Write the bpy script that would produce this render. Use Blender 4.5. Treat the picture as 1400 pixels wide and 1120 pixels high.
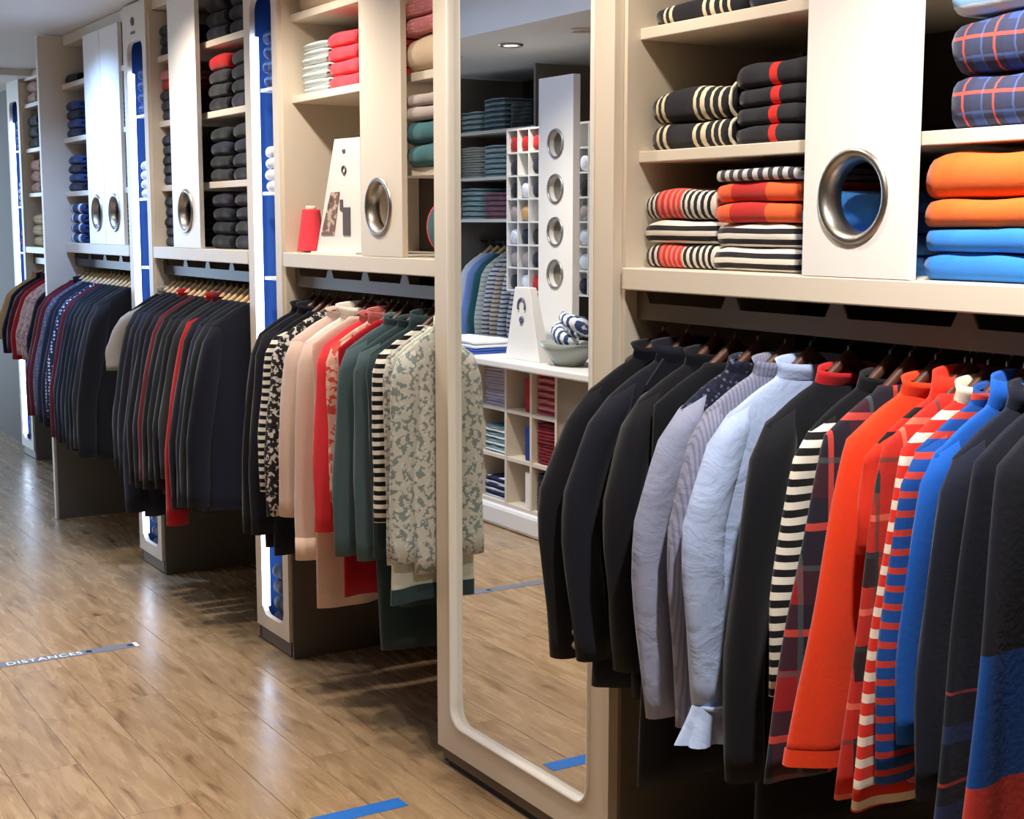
import bpy, math, random
from mathutils import Vector, Matrix
random.seed(7)
PI = math.pi
scene = bpy.context.scene
COL = scene.collection
for o in list(bpy.data.objects): bpy.data.objects.remove(o)

# ------------------------------------------------------------------ camera, world, exposure
cam_d = bpy.data.cameras.new('camera'); cam = bpy.data.objects.new('camera', cam_d); COL.objects.link(cam)
cam.location = (0, 0, 1.55)
cam.rotation_euler = (math.radians(90-7.45), 0, math.radians(90-31.4))
cam_d.sensor_width = 36; cam_d.lens = 36*1950/1400; cam_d.clip_start = .02
scene.camera = cam
scene.view_settings.view_transform = 'Standard'; scene.view_settings.look = 'None'
scene.view_settings.exposure = 0.0; scene.view_settings.gamma = 1; scene.view_settings.use_curve_mapping = False
w = bpy.data.worlds.new('world'); scene.world = w; w.use_nodes = True
w.node_tree.nodes['Background'].inputs[0].default_value = (.55, .68, .9, 1)
w.node_tree.nodes['Background'].inputs[1].default_value = .35

def spot(x, y, power, col=(1, .84, .66), ang=130, blend=1.0, z=2.475, size=.035, tilt=0.0):
    d = bpy.data.lights.new('overhead_spot', 'SPOT'); d.energy = power; d.color = col
    d.spot_size = math.radians(ang); d.spot_blend = blend; d.shadow_soft_size = size
    o = bpy.data.objects.new('overhead_spot', d); COL.objects.link(o); o.location = (x, y, z); o.rotation_euler = (tilt, 0, 0)
def area(x, y, z, sx, sy, power, col, rot):
    d = bpy.data.lights.new('area_lamp', 'AREA'); d.energy = power; d.color = col; d.shape = 'RECTANGLE'; d.size = sx; d.size_y = sy
    o = bpy.data.objects.new('area_lamp', d); COL.objects.link(o); o.location = (x, y, z); o.rotation_euler = rot
WARM = (1, .88, .74); NEUT = (1, .92, .82); COOL = (.58, .74, 1); DEEP = (.34, .55, 1)
# row of downlights in front of the wall units
SPOTS = [(-1.35, 1.42, 155, (1, .96, .91)), (-2.45, 1.5, 44, WARM), (-3.3, 1.4, 48, WARM), (-4.25, 1.5, 72, WARM), (-5.45, 1.5, 52, WARM), (-6.75, 1.45, 105, DEEP), (-8.3, 1.5, 45, DEEP), (-9.6, 1.8, 40, NEUT)]
for x, y, p, c in SPOTS: spot(x, y, p, c, tilt=math.radians(10))
# unseen fill lamps added over the aisle to light floor and opposite side
FLOOD = [(-2.3, .75, 230, WARM), (-3.6, .6, 90, WARM), (-5.5, 1.0, 230, NEUT), (-7.6, .8, 110, COOL), (-9.2, .7, 70, COOL)]
for x, y, p, c in FLOOD: spot(x, y, p, c, ang=100, z=2.72, tilt=math.radians(-18))
spot(-6.68, -.27, 48, NEUT, z=2.475)
# daylight through the shop window at the far end
area(-13.9, .4, 1.35, 2.6, 2.2, 170, (.55, .75, 1), (0, math.radians(-90), 0))
# unseen area lamp near ceiling height behind the camera, shining down
area(2.0, .2, 2.5, 1.2, 1.2, 14, (1, .93, .84), (0, 0, 0))

# ------------------------------------------------------------------ materials
def lin(c):
    return tuple((v/12.92 if v <= .04045 else ((v+.055)/1.055)**2.4) for v in [x/255 for x in c]) + (1,)
class NT:
    def __init__(s, name, rough=.6, spec=.3, metal=0):
        s.m = bpy.data.materials.new(name); s.m.use_nodes = True; s.nt = s.m.node_tree
        s.b = s.nt.nodes['Principled BSDF']; s.b.inputs['Roughness'].default_value = rough
        s.b.inputs['Specular IOR Level'].default_value = spec; s.b.inputs['Metallic'].default_value = metal
    def n(s, t, **k):
        q = s.nt.nodes.new(t)
        for a, v in k.items(): setattr(q, a, v)
        return q
    def l(s, a, b): s.nt.links.new(a, b)
    def math(s, op, a, b=None, c=None):
        q = s.n('ShaderNodeMath', operation=op)
        for i, v in enumerate((a, b, c)):
            if v is None: continue
            if isinstance(v, (int, float)): q.inputs[i].default_value = v
            else: s.l(v, q.inputs[i])
        return q.outputs[0]
    def mix(s, f, a, b):
        q = s.n('ShaderNodeMix', data_type='RGBA')
        for i, v in ((0, f), (6, a), (7, b)):
            if isinstance(v, (int, float, tuple)): q.inputs[i].default_value = v
            else: s.l(v, q.inputs[i])
        return q.outputs[2]
    def coord(s, jit=0.0, scale=6):
        tc = s.n('ShaderNodeTexCoord'); v = tc.outputs['Object']
        if jit:
            ns = s.n('ShaderNodeTexNoise'); ns.inputs['Scale'].default_value = scale; s.l(v, ns.inputs['Vector'])
            vm = s.n('ShaderNodeVectorMath', operation='MULTIPLY_ADD'); s.l(ns.outputs['Color'], vm.inputs[0])
            vm.inputs[1].default_value = (jit,)*3; s.l(v, vm.inputs[2]); v = vm.outputs[0]
        sp = s.n('ShaderNodeSeparateXYZ'); s.l(v, sp.inputs[0]); return v, sp.outputs
    def stripe(s, co, period, duty, off=0.0):
        return s.math('LESS_THAN', s.math('FRACT', s.math('MULTIPLY_ADD', co, 1/period, 50.0+off)), duty)
MATS = {}
def cloth(name, base, pat=None, rough=.85, weave=True, wr=0, **k):
    """procedural fabric; pat: None, ('stripe', axis, colour2, period, duty), ('plaid', ...), ('print', c2, c3, scale), ('dots', ...)"""
    key = ('cloth', name)
    if key in MATS: return MATS[key]
    q = NT(name, rough, .2); c = lin(base)
    q.b.inputs['Sheen Weight'].default_value = .12; q.b.inputs['Sheen Roughness'].default_value = .5
    v, xyz = q.coord(.012, 5)
    col = c
    if pat:
        t = pat[0]
        if t == 'stripe':
            col = q.mix(q.stripe(xyz['XYZ'.index(pat[1])], pat[3], pat[4]), c, lin(pat[2]))
        elif t == 'band':      # single or several explicit ranges along an axis: list of (lo, hi, colour)
            a = xyz['XYZ'.index(pat[1])]
            for lo, hi, cc in pat[2]:
                f = q.math('MULTIPLY', q.math('GREATER_THAN', a, lo), q.math('LESS_THAN', a, hi)); col = q.mix(f, col, lin(cc))
        elif t == 'bandstripe':  # stripes everywhere, with another pair of colours between lo and hi
            a = xyz['XYZ'.index(pat[1])]; lo, hi, c3, c4 = pat[5]
            m = q.stripe(a, pat[3], pat[4]); f = q.math('MULTIPLY', q.math('GREATER_THAN', a, lo), q.math('LESS_THAN', a, hi))
            col = q.mix(f, q.mix(m, c, lin(pat[2])), q.mix(m, lin(c3), lin(c4)))
        elif t == 'plaid':
            c2, c3, c4, P = [lin(z) for z in pat[1:4]] + [pat[4]]
            ya = xyz[0] if len(pat) > 5 else xyz[1]
            A = q.stripe(xyz[2], P, .38); B = q.stripe(ya, P*.8, .38)
            col = q.mix(q.math('MULTIPLY_ADD', q.math('MULTIPLY', A, B), .78, q.math('MULTIPLY', q.math('ADD', A, B), .10)), c, c2)
            T = q.math('MAXIMUM', q.stripe(xyz[2], P, .07, .3), q.stripe(ya, P*.8, .07, .3)); col = q.mix(T, col, c3)
            U = q.math('MAXIMUM', q.stripe(xyz[2], P, .05, .68), q.stripe(ya, P*.8, .06, .68)); col = q.mix(q.math('MULTIPLY', U, .6), col, c4)
        elif t == 'print':
            ns = q.n('ShaderNodeTexNoise'); ns.inputs['Scale'].default_value = pat[3]; ns.inputs['Detail'].default_value = 3; q.l(v, ns.inputs['Vector'])
            vo = q.n('ShaderNodeTexVoronoi'); vo.inputs['Scale'].default_value = pat[3]*.9; q.l(v, vo.inputs['Vector'])
            f1 = q.math('LESS_THAN', vo.outputs['Distance'], .3); f2 = q.math('GREATER_THAN', ns.outputs['Fac'], .54)
            col = q.mix(f2, c, lin(pat[1])); col = q.mix(q.math('MULTIPLY', f1, .8), col, lin(pat[2]))
        elif t == 'dots':
            vo = q.n('ShaderNodeTexVoronoi'); vo.inputs['Scale'].default_value = pat[2]; vo.inputs['Randomness'].default_value = .25; q.l(v, vo.inputs['Vector'])
            col = q.mix(q.math('LESS_THAN', vo.outputs['Distance'], .34), c, lin(pat[1]))
    if weave:
        n2 = q.n('ShaderNodeTexNoise'); n2.inputs['Scale'].default_value = 90; n2.inputs['Detail'].default_value = 2; q.l(v, n2.inputs['Vector'])
        col = q.mix(q.math('MULTIPLY', n2.outputs['Fac'], .22), col, tuple(x*.6 for x in c[:3])+(1,)) if not pat else col
        bp = q.n('ShaderNodeBump'); bp.inputs['Strength'].default_value = .25; bp.inputs['Distance'].default_value = .002
        q.l(n2.outputs['Fac'], bp.inputs['Height']); nm = bp.outputs[0]
        if wr:
            n3 = q.n('ShaderNodeTexNoise'); n3.inputs['Scale'].default_value = 9; n3.inputs['Detail'].default_value = 4; n3.inputs['Distortion'].default_value = 1.6; q.l(v, n3.inputs['Vector'])
            b2_ = q.n('ShaderNodeBump'); b2_.inputs['Strength'].default_value = wr; b2_.inputs['Distance'].default_value = .03; q.l(n3.outputs['Fac'], b2_.inputs['Height']); q.l(nm, b2_.inputs['Normal']); nm = b2_.outputs[0]
        q.l(nm, q.b.inputs['Normal'])
    if isinstance(col, tuple): q.b.inputs['Base Color'].default_value = col
    else: q.l(col, q.b.inputs['Base Color'])
    MATS[key] = q.m; return q.m
def paint(name, base, rough=.45, spec=.4, metal=0, noise=.06, emit=None):
    if name in MATS: return MATS[name]
    q = NT(name, rough, spec, metal); c = lin(base)
    if noise:
        v, xyz = q.coord(); ns = q.n('ShaderNodeTexNoise'); ns.inputs['Scale'].default_value = 9; ns.inputs['Detail'].default_value = 4; q.l(v, ns.inputs['Vector'])
        q.l(q.mix(q.math('MULTIPLY', ns.outputs['Fac'], noise*2), c, tuple(x*.75 for x in c[:3])+(1,)), q.b.inputs['Base Color'])
    else: q.b.inputs['Base Color'].default_value = c
    if emit: q.b.inputs['Emission Color'].default_value = lin(emit[0]); q.b.inputs['Emission Strength'].default_value = emit[1]
    MATS[name] = q.m; return q.m
def wood_floor():
    q = NT('oak_floor_board', .33, .45)
    tc = q.n('ShaderNodeTexCoord'); oi = q.n('ShaderNodeObjectInfo')
    vm = q.n('ShaderNodeVectorMath', operation='MULTIPLY_ADD'); q.l(oi.outputs['Random'], vm.inputs[0]); vm.inputs[1].default_value = (37, 91, 13); q.l(tc.outputs['Object'], vm.inputs[2])
    mp = q.n('ShaderNodeMapping'); mp.inputs['Scale'].default_value = (1.8, 12, 1); q.l(vm.outputs[0], mp.inputs[0])
    n1 = q.n('ShaderNodeTexNoise'); n1.inputs['Scale'].default_value = 2.2; n1.inputs['Detail'].default_value = 7; n1.inputs['Distortion'].default_value = .8; q.l(mp.outputs[0], n1.inputs['Vector'])
    mp2 = q.n('ShaderNodeMapping'); mp2.inputs['Scale'].default_value = (4, 48, 1); q.l(vm.outputs[0], mp2.inputs[0])
    n2 = q.n('ShaderNodeTexNoise'); n2.inputs['Scale'].default_value = 3; n2.inputs['Detail'].default_value = 5; q.l(mp2.outputs[0], n2.inputs['Vector'])
    r = q.n('ShaderNodeValToRGB'); e = r.color_ramp.elements
    e[0].position = .26; e[0].color = lin((108, 84, 62)); e[1].position = .64; e[1].color = lin((176, 149, 116))
    m = r.color_ramp.elements.new(.40); m.color = lin((156, 128, 96))
    q.l(n1.outputs['Fac'], r.inputs[0])
    c = q.mix(q.math('MULTIPLY', q.math('GREATER_THAN', n2.outputs['Fac'], .6), .25), r.outputs[0], lin((92, 70, 52)))
    c = q.mix(q.math('MULTIPLY', oi.outputs['Random'], .25), c, lin((118, 98, 74)))
    q.l(c, q.b.inputs['Base Color'])
    q.l(q.math('MULTIPLY_ADD', n1.outputs['Fac'], .22, .15), q.b.inputs['Roughness'])
    bp = q.n('ShaderNodeBump'); bp.inputs['Strength'].default_value = .15; bp.inputs['Distance'].default_value = .002; q.l(n2.outputs['Fac'], bp.inputs['Height']); q.l(bp.outputs[0], q.b.inputs['Normal'])
    return q.m
CREAM = paint('cream_lacquer', (222, 211, 194), .42)
WHITE = paint('white_lacquer', (236, 233, 228), .35)
BACK = paint('taupe_back_panel', (70, 62, 54), .7)
BACKG = paint('sage_back_panel', (168, 172, 152), .7)
GREYD = paint('shade_grey_lower_panel', (112, 107, 99), .6)  # paints the shade under the hanging clothes onto the cream bay sides
GREYP = paint('grey_side_panel', (120, 114, 104), .55)
BLACK = paint('black_metal', (26, 25, 26), .4, .5)
DMETAL = paint('bronze_metal', (112, 102, 90), .4, .5, .1)
CHROME = paint('brushed_steel', (176, 170, 162), .34, .5, 1.0, 0)
PLINTH = paint('brown_plinth', (110, 92, 74), .5)
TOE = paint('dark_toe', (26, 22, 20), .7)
BLUE = paint('blue_niche_panel', (52, 90, 158), .6, .2)
GLOW = paint('led_tube', (255, 255, 255), .5, .2, 0, 0, ((205, 225, 255), 7.5))
LENS = paint('lit_lamp_lens', (255, 255, 255), .5, .2, 0, 0, ((255, 246, 230), 20))
UNLIT = paint('unlit_lamp_lens', (190, 180, 165), .2, .6)
CEIL = paint('ceiling_paint', (226, 224, 220), .6, .3)
WALL = paint('wall_paint', (96, 84, 68), .7)
WOODL = paint('pale_beech', (226, 188, 132), .45, .4, 0, .2)
WOODD = paint('dark_walnut', (84, 50, 38), .4, .4, 0, .2)
NAVYTAG = paint('navy_trim', (20, 28, 54), .7)

# ------------------------------------------------------------------ mesh helpers
class MB:
    def __init__(s): s.v = []; s.f = []
    def add(s, vs, fs):
        b = len(s.v); s.v += [tuple(v) for v in vs]; s.f += [tuple(i+b for i in f) for f in fs]; return s
    def box(s, x0, x1, y0, y1, z0, z1):
        vs = [(x, y, z) for x in (x0, x1) for y in (y0, y1) for z in (z0, z1)]
        return s.add(vs, [(0,1,3,2), (4,6,7,5), (0,4,5,1), (2,3,7,6), (0,2,6,4), (1,5,7,3)])
    def rings(s, R, close=True, cap=True):
        n = len(R[0]); vs = [p for r in R for p in r]; fs = []
        for i in range(len(R)-1):
            for j in range(n if close else n-1):
                k = (j+1) % n; fs.append((i*n+j, i*n+k, (i+1)*n+k, (i+1)*n+j))
        if cap: fs.append(tuple(range(n-1, -1, -1))); fs.append(tuple((len(R)-1)*n+j for j in range(n)))
        return s.add(vs, fs)
    def tube(s, pts, r, n=8, cap=True):
        R = []; pts = [Vector(p) for p in pts]
        for i, p in enumerate(pts):
            t = (pts[min(i+1, len(pts)-1)]-pts[max(i-1, 0)]).normalized()
            a = Vector((0, 0, 1)) if abs(t.z) < .9 else Vector((1, 0, 0)); u = t.cross(a).normalized(); w_ = t.cross(u)
            rr = r[i] if isinstance(r, (list, tuple)) else r
            R.append([p+(u*math.cos(2*PI*j/n)+w_*math.sin(2*PI*j/n))*rr for j in range(n)])
        return s.rings(R, True, cap)
    def torus(s, c, R, r, axis='Y', n=28, m=8):
        Q = []
        for i in range(n+1):
            a = 2*PI*i/n; ring = []
            for j in range(m):
                b = 2*PI*j/m; rad = R+r*math.cos(b); h = r*math.sin(b)
                if axis == 'Y': ring.append((c[0]+rad*math.cos(a), c[1]+h, c[2]+rad*math.sin(a)))
                elif axis == 'Z': ring.append((c[0]+rad*math.cos(a), c[1]+rad*math.sin(a), c[2]+h))
                else: ring.append((c[0]+h, c[1]+rad*math.cos(a), c[2]+rad*math.sin(a)))
            Q.append(ring)
        return s.rings(Q, True, False)
    def build(s, name, mat, parent=None, smooth=False, bevel=0, loc=None):
        me = bpy.data.meshes.new(name); me.from_pydata(s.v, [], s.f); me.materials.append(mat)
        import bmesh
        bm = bmesh.new(); bm.from_mesh(me); bmesh.ops.recalc_face_normals(bm, faces=bm.faces); bm.to_mesh(me); bm.free()
        if smooth: me.polygons.foreach_set('use_smooth', [True]*len(me.polygons))
        o = bpy.data.objects.new(name, me); COL.objects.link(o)
        if parent: o.parent = parent
        if loc: o.location = loc
        if bevel:
            b = o.modifiers.new('bevel', 'BEVEL'); b.width = bevel; b.segments = 2; b.limit_method = 'ANGLE'
        return o
def bx(name, d, mat, parent=None, bevel=.002): return MB().box(*d).build(name, mat, parent, False, bevel)
def tag(o, label, cat, group=None):
    o['label'] = label; o['category'] = cat
    if group: o['group'] = group
    return o
def thing(name, label, cat, loc=(0, 0, 0), rz=0, group=None):
    o = bpy.data.objects.new(name, None); COL.objects.link(o); o.location = loc; o.rotation_euler = (0, 0, rz)
    o.empty_display_size = .05
    return tag(o, label, cat, group)
def struct(name, mb, mat, bevel=0):
    o = mb.build(name, mat, None, False, bevel); o['kind'] = 'structure'; return o
def rrect(cx, cz, hx, hz, r, k=9, m=6):
    """rounded rectangle outline: list of (x, z, side-tag); k points per corner (odd)"""
    P = []
    for q_, (sx, sz) in enumerate(((1, 1), (-1, 1), (-1, -1), (1, -1))):
        for i in range(k):
            a = PI/2*q_+PI/2*i/(k-1); P.append((cx+sx*(hx-r)+r*math.cos(a), cz+sz*(hz-r)+r*math.sin(a), q_, i))
    return P
def plate_with_hole(x0, x1, z0, z1, y0, y1, cx, cz, hx, hz, r=None, k=9):
    """flat board in XZ, thickness y0..y1, with a round (r None) or rounded-rectangular hole"""
    mb = MB(); P = rrect(cx, cz, hx, hz, hx if r is None else r, k); n = len(P); out = []; h = (k-1)//2
    for (x, z, q_, i) in P:
        X, Z = (x1 if q_ in (0, 3) else x0), (z1 if q_ < 2 else z0)
        rr = hx if r is None else r; ex, ez = cx+(1 if q_ in (0, 3) else -1)*(hx-rr), cz+(1 if q_ < 2 else -1)*(hz-rr)
        u = (i/h if i <= h else (k-1-i)/h); vert = (i <= h) == (q_ % 2 == 0)
        out.append((X, ez+(Z-ez)*u) if vert else (ex+(X-ex)*u, Z))
    V = [(p[0], y0, p[1]) for p in P]+[(p[0], y0, p[1]) for p in out]+[(p[0], y1, p[1]) for p in P]+[(p[0], y1, p[1]) for p in out]
    F = []
    for i in range(n):
        k_ = (i+1) % n
        F += [(i, k_, n+k_, n+i), (2*n+i, 3*n+i, 3*n+k_, 2*n+k_), (i, 2*n+i, 2*n+k_, k_), (n+i, n+k_, 3*n+k_, 3*n+i)]
    return mb.add(V, F)

# ------------------------------------------------------------------ room shell
struct('wall_back', MB().box(-14, 2.6, 2.5, 2.6, 0, 2.9), WALL)
struct('wall_front', MB().box(-14, 2.6, -1.5, -1.4, 0, 2.9), WALL)
struct('wall_right', MB().box(2.6, 2.7, -1.5, 2.6, 0, 2.9), WALL)
wl = struct('wall_left', MB().box(-14.1, -14, -1.5, -1.0, 0, 2.9).box(-14.1, -14, 1.8, 2.6, 0, 2.9).box(-14.1, -14, -1.0, 1.8, 2.5, 2.9), WALL)
wf = struct('window_1', MB().box(-14.06, -13.98, -1.0, -.94, 0, 2.5).box(-14.06, -13.98, 1.74, 1.8, 0, 2.5).box(-14.06, -13.98, .37, .43, 0, 2.5), WHITE)
# ceiling: low soffits along both sides, raised tray between them
struct('ceiling', MB().box(-14, 2.6, 1.15, 2.5, 2.5, 2.8).box(-14, 2.6, -1.4, .08, 2.5, 2.8).box(-14, 2.6, .08, 1.15, 2.75, 2.85).box(-14, -9.35, 1.16, 2.49, 2.46, 2.5), CEIL)
fl = struct('floor', MB().box(-14, 2.6, -1.4, 2.5, -.06, -.012), paint('floor_underlay', (40, 28, 20), .8))
FM = wood_floor(); PW, PL = .196, 1.38
planks = {}
def plank(x0, x1, y):
    L = round(x1-x0, 3)
    if L not in planks:
        planks[L] = MB().box(-L/2+.0007, L/2-.0007, -PW/2+.0007, PW/2-.0007, -.012, 0).build('plank', FM, fl, False, .0008); o = planks[L]
    else:
        o = planks[L].copy(); COL.objects.link(o); o.parent = fl
    o.location = ((x0+x1)/2, y, 0)
offs = [0, .52, .98, .31, .75, 1.2, .15, .62]
r = 0; y = -1.36+PW/2
while y < 2.5:
    x = -14+ (offs[r % 8]-PL)
    while x < 2.6:
        a, b = max(x, -14), min(x+PL, 2.6)
        if b-a > .08: plank(a, b, y)
        x += PL
    y += PW; r += 1

# long bluish light panel in the ceiling tray
lp = thing('ceiling_light_panel', 'long bluish light panel set in the ceiling tray above the aisle', 'ceiling light', (-5.6, .62, 2.75))
bx('panel_frame', (-1.42, 1.42, -.22, .22, -.03, 0), WHITE, lp, .003)
bx('diffuser', (-1.39, 1.39, -.19, .19, -.034, -.0301), paint('cool_diffuser', (255, 255, 255), .5, .2, 0, 0, ((180, 208, 255), 3.5)), lp, 0)
# ceiling lamps (fittings)
def fitting(x, y, z, label, lit=True, group='recessed ceiling spotlights'):
    t = thing('ceiling_spotlight', label, 'spotlight', (x, y, z), 0, group)
    MB().torus((0, 0, -.004), .058, .010, 'Z', 24, 8).build('trim_ring', CHROME if lit else CREAM, t, True)
    n = 20; R = [[(rr*math.cos(2*PI*j/n), rr*math.sin(2*PI*j/n), zz) for j in range(n)] for rr, zz in ((.05, -.002), (.045, -.006), (.02, -.008))]
    MB().rings(R).build('lens', LENS if lit else UNLIT, t, True)
fitting(-6.68, -.27, 2.5, 'lit round recessed spotlight reflected in the mirror', True, None)
fitting(-5.99, -.27, 2.5, 'unlit round recessed spotlight reflected right of the lit one', False, None)
fitting(-7.35, -.27, 2.5, 'dim recessed spotlight at the left edge of the mirror reflection', False, None)

# ------------------------------------------------------------------ wall units
def porthole_panel(parent, x0, x1, z0, z1, y, cx, cz, mat=WHITE, r=.074, th=.018):
    p = plate_with_hole(x0, x1, z0, z1, y, y+th, cx, cz, r, r).build('porthole_panel', mat, parent)
    g = MB(); n = 36; R = []
    for rr, yy in ((.088, .0), (.087, -.004), (.082, -.007), (.076, -.005), (.069, .003), (.066, .02), (.064, .035), (.069, .035), (.072, .02), (.0735, 0.001)):
        R.append([(cx+rr*math.cos(2*PI*j/n), y+yy, cz+rr*math.sin(2*PI*j/n)) for j in range(n)])
    R.append(R[0]); g.rings(R, True, False)
    g.build('porthole_ring', CHROME, p, True)
    return p
def bay(x0, x1, label, panels, y=1.9, left=False, backlow=BACK, shelves=(1.71, 1.98, 2.25), sy=.045, ledge=(1.40, 1.45), panel_mats=None, body=CREAM, low=None):
    t = thing('wall_shelving', label, 'shelving', (0, 0, 0))
    yb = y+.53
    bx('back_panel', (x0, x1, yb, yb+.02, 0.0, 2.5), backlow if backlow is not BACK else BACK, t, 0)
    if backlow is not BACK: bx('upper_back_panel', (x0+.02, x1-.02, yb-.012, yb-.001, ledge[1], 2.44), BACK, t, 0)
    for a_ in ([] if left else [x0])+[x1-.012]:
        bx('side_panel', (a_, a_+.012, y+.012, yb, 1.18, 2.44), body, t, 0)
        bx('shaded_side_panel', (a_, a_+.012, y+.012, yb, 0, 1.18), GREYD, t, 0)  # lower part of the same board, under-bay shade put into its grey
    bx('ledge', (x0+.0125, x1-.0125, y, yb-.013, *ledge), body, t, .003)
    bx('header', (x0, x1, y+.03, yb, 2.445, 2.498), body, t, .002)
    for z in shelves: bx('shelf', (x0+.0125 if (z, x0) != (1.71, -4.64) else -3.9, x1-.0125, y+sy, yb-.013, z-.025, z), body, t, .002)
    for i, (a, b, cx) in enumerate(panels): porthole_panel(t, a, b, ledge[1]+.001, 2.44, y+.001, cx, 1.598, (panel_mats or [WHITE]*9)[i])
    # rail: fascia channel with posts, hanging rod
    zt = ledge[0]; f = MB(); f.box(x0+.014, x1-.014, y+.045, y+.05, zt-.068, zt-.03)
    k = int((x1-x0)/.28)
    for i in range(k+1):
        xx = x0+.03+i*((x1-x0-.06)/k)
        f.add([(xx-.03, y+.045, zt-.03), (xx-.015, y+.045, zt-.002), (xx+.015, y+.045, zt-.002), (xx+.03, y+.045, zt-.03), (xx-.03, y+.05, zt-.03), (xx-.015, y+.05, zt-.002), (xx+.015, y+.05, zt-.002), (xx+.03, y+.05, zt-.03)], [(0,1,2,3), (7,6,5,4), (0,4,5,1), (1,5,6,2), (2,6,7,3), (3,7,4,0)])
    f.build('rail_channel', DMETAL if backlow is BACK else BLACK, t)
    MB().tube([(x0+.013, y+.08, zt-.065), (x1-.013, y+.08, zt-.065)], .008, 10).build('hanging_rail', BLACK, t, True)
    return t
def column(x0, x1, label, y=1.9, ztop=2.49, side=GREYP, logo=False):
    t = thing('display_column', label, 'column', (0, 0, 0)); cx = (x0+x1)/2; hx = (x1-x0)/2-.055
    z0, z1 = .11, 2.33
    # frame with rounded tall opening
    plate_with_hole(x0, x1, .06, ztop, y, y+.02, cx+.004, (z0+z1)/2, hx, (z1-z0)/2, .045).build('frame', CREAM, t)
    MB().box(x0, x0+.015, y+.02, y+.54, .06, ztop).build('side_board', CREAM, t)
    MB().box(x1-.015, x1, y+.02, y+.54, .0, ztop).build('side_board', CREAM, t)
    MB().box(x0+.01, x1-.0155, y+.012, y+.022, .004, .0595).build('plinth', PLINTH, t)
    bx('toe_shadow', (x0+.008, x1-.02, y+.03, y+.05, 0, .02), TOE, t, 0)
    MB().box(x0+.016, x1-.016, y+.16, y+.17, .07, 2.42).build('blue_back', BLUE, t)
    MB().box(x0+.0155, x0+.02, y+.021, y+.16, .07, 2.42).build('blue_lining', BLUE, t)
    MB().box(x1-.02, x1-.0155, y+.021, y+.16, .07, 2.42).build('blue_lining', BLUE, t)
    lx = x0+.066
    MB().tube([(lx, y+.012, .14), (lx+.006, y+.012, 2.2)], .015, 10).build('light_strip', GLOW, t, True)
    for z in (.42, .95, 1.36, 1.66, 2.02): bx('glass_shelf', (x0+.09, x1-.021, y+.024, y+.155, z-.012, z), WHITE, t, .001)
    if logo:
        MB().torus((cx-.01, y-.002, 2.415), .016, .0035, 'Y', 18, 6).tube([(cx-.01, y-.002, 2.43), (cx-.002, y-.002, 2.405)], .003, 6).build('round_emblem', paint('grey_ink', (110, 112, 122)), t, True)
        mb = MB()
        for i in range(7): mb.box(cx-.038+i*.009, cx-.033+i*.009, y-.002, y, 2.362+.002*(i % 2), 2.374)
        mb.build('lettering', paint('grey_ink', (110, 112, 122)), t)
    return t
bay(-2.65, -1.35, 'cream shelving bay right of the mirror with a rail of bright clothes', [(-2.05, -1.78, -1.922)])
bay(-4.64, -3.5, 'cream shelving bay left of the mirror with pastel clothes rail', [(-4.0, -3.725, -3.88)], panel_mats=[CREAM])
bay(-6.09, -4.95, 'cream shelving bay between the two blue lit columns', [(-5.80, -5.47, -5.635)], backlow=BACKG)
t2 = bay(-7.56, -6.42, 'bluish lit shelving bay with twin portholes at left', [(-7.08, -6.80, -6.935), (-6.795, -6.50, -6.64)], left=True, backlow=BACKG, sy=.012)
bx('end_panel', (-7.6, -7.5615, 1.8, 2.42, 0, 2.49), CREAM, t2, .003); bx('shaded_side_panel', (-7.561, -7.5505, 1.812, 2.42, 0, 1.18), GREYD, t2, 0)
bx('outer_side_filler', (-7.64, -7.601, 1.85, 2.47, 0, 2.49), CREAM, t2, 0)
t1 = bay(-9.57, -8.5, 'set-back shelving bay at the far left with trinkets', [], y=2.15, ledge=(1.36, 1.40), shelves=(1.74, 2.02, 2.30), sy=.03)
t1.children
column(-4.95, -4.64, 'blue lit showcase column left of the pastel rail')
column(-6.42, -6.09, 'blue lit showcase column with small round emblem on top', logo=True)
column(-9.91, -9.575, 'farthest blue lit showcase column at the left edge', y=2.15)
struct('trim_1', MB().box(-8.49, -7.645, 2.3, 2.48, 0, 2.46), WALL)
struct('trim_2', MB().box(-14, -9.92, 2.25, 2.48, 0, 2.46), WALL)

# mirror column
mc = thing('mirror_column', 'tall mirror in a cream rounded frame between two clothes bays', 'mirror', (0, 0, 0))
plate_with_hole(-3.5, -2.65, .055, 2.49, 1.885, 1.91, -3.075, 1.24, .345, 1.105, .06).build('frame', CREAM, mc)
def rloop(hx, hz, y, cx=-3.075, cz=1.24): return [(p[0], y, p[1]) for p in rrect(cx, cz, hx, hz, .06-(.345-hx), 9)]
R = [rloop(.347, 1.107, 1.886), rloop(.345, 1.105, 1.879), rloop(.340, 1.100, 1.878), rloop(.336, 1.096, 1.884), rloop(.335, 1.095, 1.902)]
MB().rings(R, True, False).build('inner_bead', WHITE, mc, True)
q = NT('mirror_glass', .0, .5, 1.0); q.b.inputs['Base Color'].default_value = (.84, .85, .84, 1)
MB().box(-3.43, -2.72, 1.9, 1.906, .1, 2.38).build('mirror_glass', q.m, mc)
MB().box(-3.49, -2.67, 1.915, 2.43, .0, .0545).box(-3.485, -2.66, 1.895, 1.914, .02, .0545).build('plinth', PLINTH, mc)
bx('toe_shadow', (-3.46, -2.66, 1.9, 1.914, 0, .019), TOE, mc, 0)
MB().box(-2.67, -2.6505, 1.911, 2.43, .055, 2.49).box(-3.4995, -3.48, 1.911, 2.43, .055, 2.49).build('side_board', CREAM, mc)

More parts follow.
